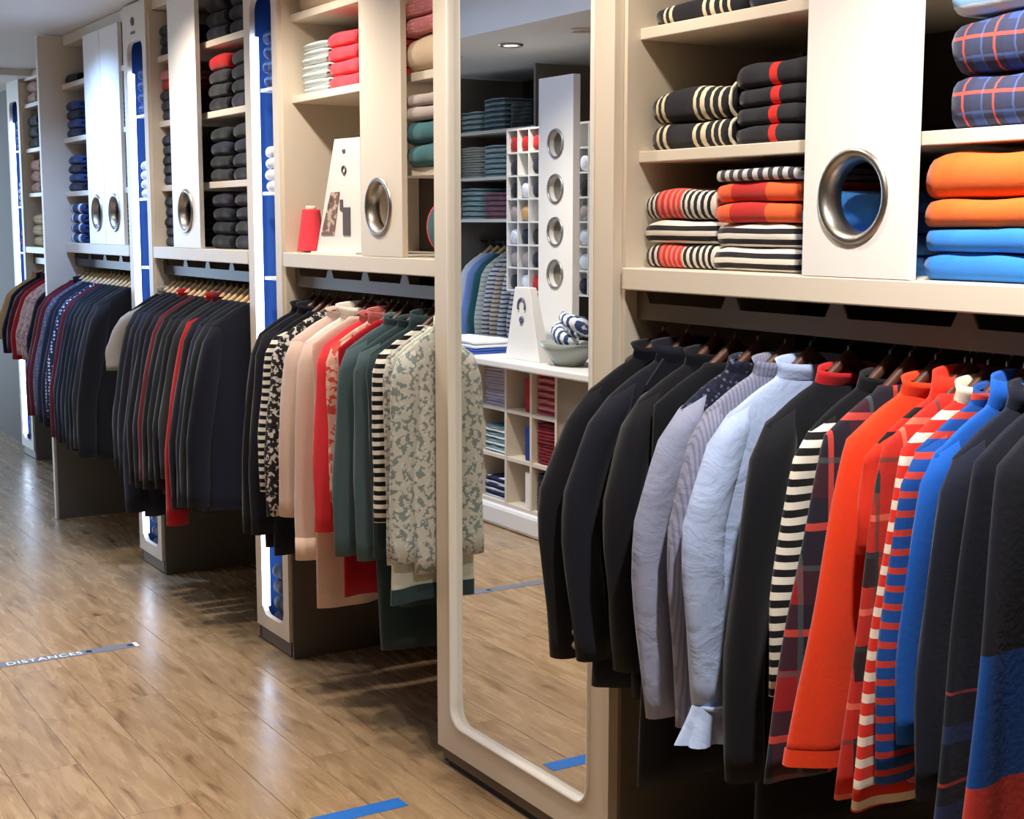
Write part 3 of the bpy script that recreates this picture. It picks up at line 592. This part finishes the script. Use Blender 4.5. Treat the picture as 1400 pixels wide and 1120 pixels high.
stack(-3.632, 2.03, 1.71, .22, .22, [(.065, TL, 'teal jumper'), (.065, TL, 'dark teal jumper'), (.04, GREYR, 'grey marl top'), (.035, GREYR, 'pale grey top')], 'pile beside mirror frame, middle shelf', 'knits beside the mirror frame')
stack(-3.66, 2.2, 1.45, .14, .2, [(.06, ROSEK, 'dusty pink jumper'), (.055, CORK, 'coral jumper'), (.05, BURG, 'wine jumper')], 'pile behind the teal hat', 'knits behind the teal hat')
# teal hat/disc with red rim leaning
h = thing('felt_hat', 'round teal hat with red rim standing on the ledge beside the mirror', 'hat', (-3.585, 1.99, 1.4505), .5)
n = 26; R = [[(rr*math.cos(2*PI*j/n), yy, .088+rr*math.sin(2*PI*j/n)) for j in range(n)] for rr, yy in ((.078, -.012), (.082, 0), (.078, .012), (.05, .03), (.02, .034))]
MB().rings(R).build('crown', TL, h, True); MB().torus((0, 0, .088), .081, .0065, 'Y', 30, 8).build('rim', CORK, h, True)
# coral cone of yarn
c = thing('yarn_cone', 'coral red cone standing on the ledge beside the white board', 'cone', (-4.575, 1.985, 1.4505))
n = 24; R = []
for i in range(25):
    u = i/24; rr = .050-.020*u+.0008*(i % 2); R.append([(rr*math.cos(2*PI*j/n), rr*math.sin(2*PI*j/n), .004+u*.142) for j in range(n)])
MB().rings(R).build('wound_yarn', CORK, c, True)
MB().tube([(0, 0, .14), (0, 0, .158)], .018, 16).build('cone_tip', CRM, c, True)
# tapered white board with photo
bd = thing('tapered_display_board', 'white tapered display board with photo print on the ledge', 'display board', (-4.31, 1.975, 1.4505), .1)
P = [(-.15, 0), (.14, 0), (.14, .37), (-.02, .37)]
MB().rings([[(x_, -.008, z_) for x_, z_ in P], [(x_, .008, z_) for x_, z_ in P]]).build('board', WHITE, bd)
P = [(-.115, .06), (-.03, .06), (.01, .2), (-.045, .2)]
MB().rings([[(x_, -.0105, z_) for x_, z_ in P], [(x_, -.0085, z_) for x_, z_ in P]]).build('photo_print', cloth('brown_photo', (120, 92, 84), ('print', (190, 170, 160), (80, 60, 60), 30), weave=False), bd)
MB().box(.03, .075, -.011, -.0085, .06, .15).box(.012, .03, -.011, -.0085, .14, .175).torus((.04, -.010, .27), .012, .003, 'Y', 14, 5).box(.032, .048, -.011, -.0085, .325, .335).build('printed_marks', paint('grey_print', (90, 84, 84)), bd)['kind'] = 'stuff'
MB().box(-.15, .14, -.03, .03, 0, .006).build('foot', WHITE, bd)
# bay between columns : right section, dark stacks
def darks(n_, seed):
    rr = random.Random(seed); return [(.049+.008*rr.random(), rr.choice([CHAR, INK3, INK, DGREEN]), rr.choice(['charcoal jumper', 'dark navy jumper', 'slate jumper', 'ink jumper'])) for _ in range(n_)]
for zi, (z, nm) in enumerate(((1.45, 'ledge'), (1.71, 'lower shelf'), (1.98, 'middle shelf'), (2.25, 'top shelf'))):
    k = 4 if zi < 3 else 3
    A = darks(k, zi); 
    if zi == 2: A = darks(3, 9)[:3]; A = [(.052, a[1], a[2]) for a in A]+[(.06, REDC, 'red jumper')]
    stack(-5.375, 2.07, z, .21, .24, A, 'pile right of porthole, %s, column bay' % nm, 'dark jumpers between the columns', parts=False)
    stack(-5.125, 2.08, z, .25, .24, darks(k, zi+20), 'pile beside lit column, %s' % nm, 'dark jumpers between the columns', parts=False)
    A = [(.042, a[1], a[2]) for a in darks(5 if zi < 3 else 3, zi+40)]
    if zi == 2: A[3] = (.042, REDC, 'red jumper'); A[4] = (.042, ROSEK, 'rose jumper')
    stack(-5.985, 2.07, z, .17, .24, A, 'pile left of porthole, %s, column bay' % nm, 'rolled dark jumpers left of the porthole', parts=False)
    A = [(.045 if zi else .055, cloth('folded_navy_bright', (34, 54, 104)) if i % 2 else INK3, 'navy jumper' if i % 2 else 'dark blue jumper') for i in range(4)]
    if zi == 0: A = [(.05, cloth('folded_navy_white', (36, 52, 98), ('band', 'X', [(-.085, -.055, (214, 224, 240)), (.05, .085, (214, 224, 240))])), 'navy and white jumper')]*4
    if zi == 3: A = A[:1]
    stack(-7.40, 2.04, z, .24, .24, A, 'navy pile, %s, far left bay' % nm, 'navy jumpers in the bluish bay', parts=False)
stack(-7.17, 2.05, 1.71, .15, .22, [(.05, INK3, 'navy jumper'), (.05, REDC, 'red-trimmed jumper'), (.05, INK3, 'blue jumper')], 'small pile behind left porthole panel', None, parts=False)
# items inside the lit columns
JW = cloth('white_jersey', (232, 236, 242)); JB = cloth('blue_jersey', (34, 66, 140), ('stripe', 'Z', (90, 140, 210), .03, .3)); JN = cloth('navy_jersey', (16, 24, 58))
for cx, nm, y_ in ((-4.795, 'column left of pastel rail', 1.9), (-6.255, 'emblem column', 1.9), (-9.75, 'farthest column', 2.15)):
    stack(cx+.03, y_+.063, 1.66, .13, .08, [(.04, JW, 'white folded top')]*4, 'white pile in %s' % nm, 'white tops in the '+nm, .001, 0, 'folded_shirt', 'top', False)
    stack(cx+.03, y_+.063, 2.02, .13, .08, [(.05, JB, 'blue folded top')]*4, 'blue pile in %s' % nm, 'blue tops in the '+nm, .001, 0, 'folded_shirt', 'top', False)
    stack(cx+.03, y_+.063, .42, .13, .08, [(.04, JN, 'navy folded top')]*3, 'low navy pile in %s' % nm, 'navy tops in the '+nm, .001, 0, 'folded_shirt', 'top', False)
    stack(cx+.02, y_+.064, .0705, .15, .08, [(.06, JN, 'dark blue folded top')]*4, 'bottom pile in %s' % nm, 'dark tops in the '+nm, .001, 0, 'folded_shirt', 'top', False)
stack(-9.71, 2.213, 1.36, .13, .08, [(.05, cloth('red_white_jersey', (220, 60, 54)), 'red folded top')]*3, 'red pile in farthest column', 'red tops in the farthest column', .001, 0, 'folded_shirt', 'top', False)
# silver scarf hung on the emblem column
# set-back bay stock
GOLD = cloth('gold_cream_knit', (222, 190, 130), ('dots', (240, 230, 210), 40)); MIXD = cloth('dark_mix', (60, 58, 66), ('print', (150, 140, 140), (30, 30, 36), 40))
for z, nm, ms in ((1.40, 'ledge', [(GOLD, 'gold cream knit'), (CRM, 'cream knit'), (REDC, 'red knit')]), (1.74, 'lower shelf', [(ROSE, 'rose print top'), (MIXD, 'dark patterned top'), (ROSEK, 'pink marl top')]), (2.02, 'middle shelf', [(INK3, 'navy top'), (MIXD, 'speckled dark top'), (GREYR, 'grey top')]), (2.30, 'top shelf', [(ROSE, 'pale rose top'), (BEIGE, 'beige top')])):
    for j, (m, d_) in enumerate(ms):
        stack(-9.41+j*.32, 2.32, z, .26, .26, [(.07, m, d_)]*(3 if z < 2.2 else 2), 'pile %s on %s, set-back bay' % (['near column', 'in middle', 'at right'][j], nm), 'tops in the set-back bay', parts=False)

# ------------------------------------------------------------------ floor tapes
TG = paint('grey_floor_tape', (104, 112, 130), .6); TB = paint('blue_floor_tape', (36, 108, 196), .4); TW = paint('white_print', (250, 250, 248), .6); TD = paint('dark_print', (30, 34, 52), .4)
tp = thing('distance_floor_tape', 'grey floor tape lettered in white lying across the boards', 'floor tape', (-5.105, 0, .0004))
MB().box(-.028, .028, .25, 1.49, 0, .0008).build('tape_strip', TG, tp)
for yy in (.80, 1.31, 1.462):
    n = 16; MB().rings([[(.014*math.cos(2*PI*j/n), yy+.012*math.sin(2*PI*j/n), z) for j in range(n)] for z in (.0008, .0014)]).build('dark_dot', TD, tp)
MB().box(-.026, .026, 1.475, 1.49, .0008, .0014).build('white_end', TW, tp)
cu = bpy.data.curves.new('lettering', 'FONT'); cu.body = 'DISTANCES'; cu.size = .048; cu.extrude = .0004; cu.space_character = 1.1; cu.align_x = 'RIGHT'
co = bpy.data.objects.new('lettering_curve', cu); COL.objects.link(co)
bpy.context.view_layer.update(); dg = bpy.context.evaluated_depsgraph_get(); me = bpy.data.meshes.new_from_object(co.evaluated_get(dg)); bpy.data.objects.remove(co)
me.materials.clear(); me.materials.append(TW); lt = bpy.data.objects.new('lettering', me); COL.objects.link(lt); lt.parent = tp; lt.location = (.017, 1.285, .0013); lt.rotation_euler = (0, 0, PI/2)
bt = MB().box(-3.325, -3.265, 1.05, 1.667, .0004, .0012).build('blue_floor_tape', TB); tag(bt, 'bright blue strip of floor tape in front of the mirror', 'floor tape')

# ------------------------------------------------------------------ opposite side of the shop (seen in the mirror)
u = thing('cube_counter', 'white counter with cube shelves reflected in the mirror', 'counter', (0, 0, 0))
FY = .1
bx('plinth', (-7.6, -5.12, -.48, FY+.02, 0, .115), WHITE, u, .02)
bx('back_board', (-7.6, -5.12, -.5, -.481, 0, .835), GREYP, u, 0)
top = MB(); Pq = []
for i in range(25):
    a = -PI/2+PI*i/24; Pq.append((-5.22+.26*math.cos(a), -.13+.33*math.sin(a)))
Pq = [(-7.6, -.46)]+[p for p in Pq]+[(-7.6, .2)]
top.rings([[(x_, y_, .838) for x_, y_ in Pq], [(x_, y_, .876) for x_, y_ in Pq]]).build('worktop', WHITE, u, False, .008)
XS = [-7.6, -7.12, -6.88, -6.64, -6.40, -6.125, -5.885, -5.66]
for x_ in XS[1:]: bx('upright', (x_-.009, x_+.009, -.48, FY, .116, .837), CREAM, u, 0)
for z_ in (.125, .365, .61): bx('cube_shelf', (-7.59, -5.67, -.48, FY-.002, z_-.009, z_+.009), CREAM, u, 0)
bx('end_panel', (-5.65, -5.13, -.48, FY-.005, .116, .837), paint('sand_panel', (150, 134, 112), .6), u, 0)
LIL = cloth('lilac_grey', (188, 178, 196)); WTL = cloth('white_teal', (200, 214, 216), ('stripe', 'Z', (70, 110, 120), .03, .35)); NW = cloth('navy_white_fold', (30, 40, 74), ('stripe', 'Z', (214, 220, 234), .04, .4)); BRG = cloth('burgundy_stripe', (150, 40, 50), ('stripe', 'Z', (200, 140, 140), .03, .35)); DRD = cloth('dark_red', (120, 14, 30)); DNV = cloth('deep_navy_green', (24, 34, 44))
def small(xc, z, w_, n_, h_, m, desc, place, grp): stack(xc, -.06, z, w_, .27, [(h_, m, desc)]*n_, place, grp, .004, 0, 'folded_shirt', 'top', False)
for (m, zc, n_, h_, d_) in ((LIL, .62, 6, .032, 'lilac grey folded top'), (WTL, .375, 4, .034, 'white and teal folded top'), (NW, .135, 3, .036, 'navy and white folded top')):
    small(-6.262, zc, .23, n_, h_, m, d_, 'reflected left cube pile', 'reflected left cube tops'); small(-6.52, zc, .2, n_, h_, m, d_, 'pile in cube further left', 'reflected far cube tops')
for (m, zc, n_, h_, d_) in ((BRG, .62, 6, .034, 'burgundy striped folded top'), (DRD, .375, 6, .034, 'dark red folded top'), (DNV, .135, 5, .038, 'dark navy folded top')):
    small(-5.773, zc, .19, n_, h_, m, d_, 'reflected right cube pile', 'reflected right cube tops')
for m, zc, hh, d_ in ((CRIM, .62, .17, 'red file standing in reflected middle cube'), (paint('file_blue', (30, 56, 130)), .375, .17, 'blue file standing in reflected middle cube'), (WHITE, .135, .18, 'white file standing in reflected bottom middle cube')):
    f_ = thing('upright_file', d_, 'file', (-5.935, -.02, zc)); bx('cover', (-.035, .035, -.1, .1, 0.0005, hh), m, f_, .004); bx('pages', (-.028, .028, -.094, .094, .004, hh-.004), WHITE, f_, 0)
# tall white tower with four portholes, facing the aisle (+Y)
tw = thing('porthole_tower', 'tall white board with four steel portholes reflected in the mirror', 'display board', (-5.97, -.115, .8765), PI)
R_ = 0
cz_ = [.42, .63, .84, 1.06]
b_ = MB(); b_.box(-.155, .155, -.02, .02, 0, .315); b_.box(-.155, .155, -.02, .02, 1.165, 1.385)
zb = [.315, .525, .735, .95, 1.165]
for i in range(4):
    p = plate_with_hole(-.155, .155, zb[i], zb[i+1], -.02, .02, 0, cz_[i], .062, .062); b_.add(p.v, p.f)
tb = b_.build('board', WHITE, tw)
for i in range(4):
    MB().torus((0, -.02, cz_[i]), .068, .0075, 'Y', 32, 8).build('steel_ring', CHROME, tw, True)
    n = 24; Q = [[(.061*math.cos(2*PI*j/n)*s_, .010+dy, cz_[i]+.061*math.sin(2*PI*j/n)*s_) for j in range(n)] for s_, dy in ((1, 0), (.7, .012), (.2, .018))]
    MB().rings(Q, True, True).build('porthole_mirror', CHROME, tw, True)
# tapered white wedge
wd = thing('tapered_stand', 'white tapered stand with a dark ring emblem reflected on the counter', 'display stand', (-5.975, .075, .8765), PI)
Q = [[(-.16*s_, -.02, z_), (.16*s_, -.02, z_), (.16*s_, .05*s_, z_), (-.16*s_, .05*s_, z_)] for s_, z_ in ((1, 0), (.42, .36))]
MB().rings(Q).build('body', WHITE, wd, False, .003)
MB().tube([(.032*math.cos(a), -.024, .265+.04*math.sin(a)) for a in [(-.35+3.84*k/14) for k in range(15)]], .006, 8).build('ring_emblem', paint('slate_ink', (90, 96, 120)), wd, True)
MB().torus((0, -.022, .2), .010, .009, 'Y', 16, 8).build('dark_dot', paint('slate_ink', (90, 96, 120)), wd, True)
# bowl with striped scarves
bw = thing('wire_bowl', 'grey open bowl on the counter reflected in the mirror', 'bowl', (-5.64, .04, .8765))
n = 28; Q = [[(rr*math.cos(2*PI*j/n), rr*.8*math.sin(2*PI*j/n), zz) for j in range(n)] for rr, zz in ((.07, 0), (.08, .002), (.135, .07), (.165, .11), (.161, .11), (.13, .072), (.075, .008), (.01, .006))]
MB().rings(Q, True, True).build('bowl_wall', paint('bowl_grey', (150, 156, 150), .3), bw, True)
MB().torus((0, 0, 0), .07, .004, 'Z', 24, 6).build('foot_ring', CHROME, bw, True)
SC = cloth('blue_white_stripe_scarf', (226, 230, 236), ('stripe', 'X', (58, 74, 120), .03, .45))
for i in range(5):
    a = i*1.26; o = MB().tube([(.07*math.cos(a+k*.42)*(1-.05*k)+.01*i, .055*math.sin(a+k*.42), .05+.012*k+.012*i) for k in range(9)], [.018, .026, .03, .032, .034, .034, .03, .024, .016], 10).build('striped_scarf', SC, None, True)
    o.location = (-5.64, .04, .93); tag(o, 'blue and white striped scarf, %s of the heap in the bowl' % ['lowest', 'second', 'middle', 'fourth', 'topmost'][i], 'scarf', 'scarves in the bowl')
stack(-6.60, .02, .8765, .46, .26, [(.030, cloth('blue_cloth', (60, 96, 186)), 'blue folded cloth'), (.04, JW, 'crumpled white cloth')], 'pile on reflected counter', None, kind='folded_cloth', cat='cloth')
# pigeonhole rack on posts behind
rk = thing('pigeonhole_rack', 'white pigeonhole rack full of small rolled items reflected in the mirror', 'rack', (0, 0, 0))
RX0, RY, RZ0, PX, PZ = -7.10, -.50, 1.165, .118, .130; NC, NR = 10, 7
bx('rack_back', (RX0, RX0+NC*PX, RY-.12, RY-.11, RZ0, RZ0+NR*PZ), WHITE, rk, 0)
for i in range(NC+1): bx('divider', (RX0+i*PX-.005, RX0+i*PX+.005, RY-.11, RY, RZ0-.005, RZ0+NR*PZ+.005), WHITE, rk, 0)
for i in range(NR+1): bx('shelf', (RX0, RX0+NC*PX, RY-.11, RY-.001, RZ0+i*PZ-.005, RZ0+i*PZ+.005), WHITE, rk, 0)
bx('post', (-6.9, -6.86, RY-.2, RY-.121, 0, 2.0), GREYP, rk, 0); bx('post', (-6.1, -6.06, RY-.2, RY-.121, 0, 2.0), GREYP, rk, 0)
RM = {'red': REDC, 'navy': INK3, 'white': JW, 'tan': TAN, 'grey': GREYR, 'blue': cloth('mid_blue', (50, 70, 150)), 'black': INK2}
pat = ['navy white red navy blue red navy red blue navy', 'grey grey navy navy navy navy white blue red navy', 'white navy black white navy navy white white red blue', 'grey tan tan navy navy navy grey white navy grey', 'black white navy navy navy navy black white black navy', 'navy white navy navy navy navy white navy white grey', 'red red red red red red white grey white white']
for rr in range(NR):
    cs = pat[rr].split()
    for cc in range(NC):
        if (rr*7+cc*3) % 11 == 5: continue
        cnm = cs[cc]; x_ = RX0+(cc+.5)*PX; z_ = RZ0+rr*PZ+.0055
        t = thing('rolled_sock_pair', '%s rolled pair, %s column from left, %s row from bottom of reflected rack' % (cnm, ORD[cc], ORD[rr]), 'socks', (x_, RY-.05, z_), 0, 'rolled pairs in the reflected rack')
        n = 12; Q = [[(.044*math.cos(2*PI*j/n)*s_, yy, .044+.043*math.sin(2*PI*j/n)*s_) for j in range(n)] for s_, yy in ((.5, -.045), (.95, -.04), (1, 0), (.95, .035), (.45, .042))]
        MB().rings(Q).build('roll', RM[cnm], t, True)
# wall shelves and rail in the far corner of the reflection
ws_ = thing('reflected_wall_shelving', 'dark wall shelving with folded piles at the left of the mirror reflection', 'shelving', (0, 0, 0))
SY = -.82
bx('back_panel', (-9.4, -7.3, -1.39, -1.37, 0, 2.49), BACK, ws_, 0)
for x_ in (-9.4, -8.35, -7.32): bx('side_panel', (x_, x_+.02, -1.37, SY, 0, 2.49), GREYP, ws_, 0)
for z_ in (2.13, 1.84, 1.575): bx('shelf', (-9.38, -7.32, -1.369, SY-.02, z_-.02, z_), CREAM, ws_, 0)
MB().tube([(-9.38, -1.05, 1.43), (-7.32, -1.05, 1.43)], .009, 10).build('hanging_rail', BLACK, ws_, True)
TS = cloth('teal_stripe_fold', (90, 130, 138), ('stripe', 'Z', (190, 206, 206), .03, .45)); WS = cloth('ecru_stripe_fold', (200, 200, 188), ('stripe', 'Z', (150, 160, 156), .03, .3))
def refst(x, z, n_, h_, m, d_, pl): stack(x, -1.0, z, .26, .26, [(h_, m, d_)]*n_, pl, 'folded piles in the reflected wall shelving', .004, 0, 'folded_shirt', 'top', False)
for z_, A in ((1.575, [(TS, 6, 'teal striped folded top'), (cloth('plum_stripe', (116, 60, 76), ('stripe', 'Z', (150, 110, 120), .03, .4)), 5, 'plum striped folded top')]), (1.84, [(WS, 6, 'ecru folded top'), (TS, 6, 'pale teal striped folded top')]), (2.13, [(TS, 4, 'grey-teal folded top'), (cloth('navy_teal_stripe', (56, 84, 96), ('stripe', 'Z', (150, 170, 176), .03, .3)), 6, 'navy teal folded top')])):
    for j, (m, n_, d_) in enumerate(A):
        refst(-8.16+j*.30, z_, n_, .033, m, d_, 'reflected %s pile at height %s' % (['left', 'right'][j], {1.575: 'lower shelf', 1.84: 'middle shelf', 2.13: 'top shelf'}[z_]))
refst(-7.54, 1.575, 4, .036, cloth('plum', (90, 44, 62)), 'plum folded top', 'reflected third pile, lower shelf'); refst(-7.54, 2.13, 3, .05, DGREEN, 'dark folded top', 'reflected third pile, top shelf')
NST = cloth('navy_white_breton', (206, 204, 200), ('stripe', 'Z', (70, 74, 104), .028, .4)); BST = cloth('brown_white_breton', (196, 186, 170), ('stripe', 'Z', (110, 90, 74), .028, .4))
rs = [(-8.22, JW, 'white shirt'), (-8.13, cloth('sky_blue', (130, 160, 220)), 'sky blue shirt'), (-8.04, TL, 'teal cardigan'), (-7.95, WS, 'ecru jumper'), (-7.86, NST, 'navy striped jumper'), (-7.76, BST, 'brown striped jumper'), (-7.66, NST, 'white navy striped jumper'), (-7.55, NST, 'navy and white sailor jumper'), (-7.45, BST, 'dark-striped jumper')]
for i, (x_, m, d_) in enumerate(rs):
    garment('hanging_top', '%s, %s from left on rail reflected in mirror' % (d_, ORD[i]), 'shirt' if 'shirt' in d_ else 'jumper', x_, .72, m, yf=-1.33, yr=-1.05, zn=1.357, sl=.76, th=.034, shoulder=.19, group='tops on the reflected rail', seed=i+300)
    hanger((x_, -1.05, 1.357), 0, WOODL, 'pale wooden hanger, %s from left on reflected rail' % ORD[i], 'hangers on the reflected rail')
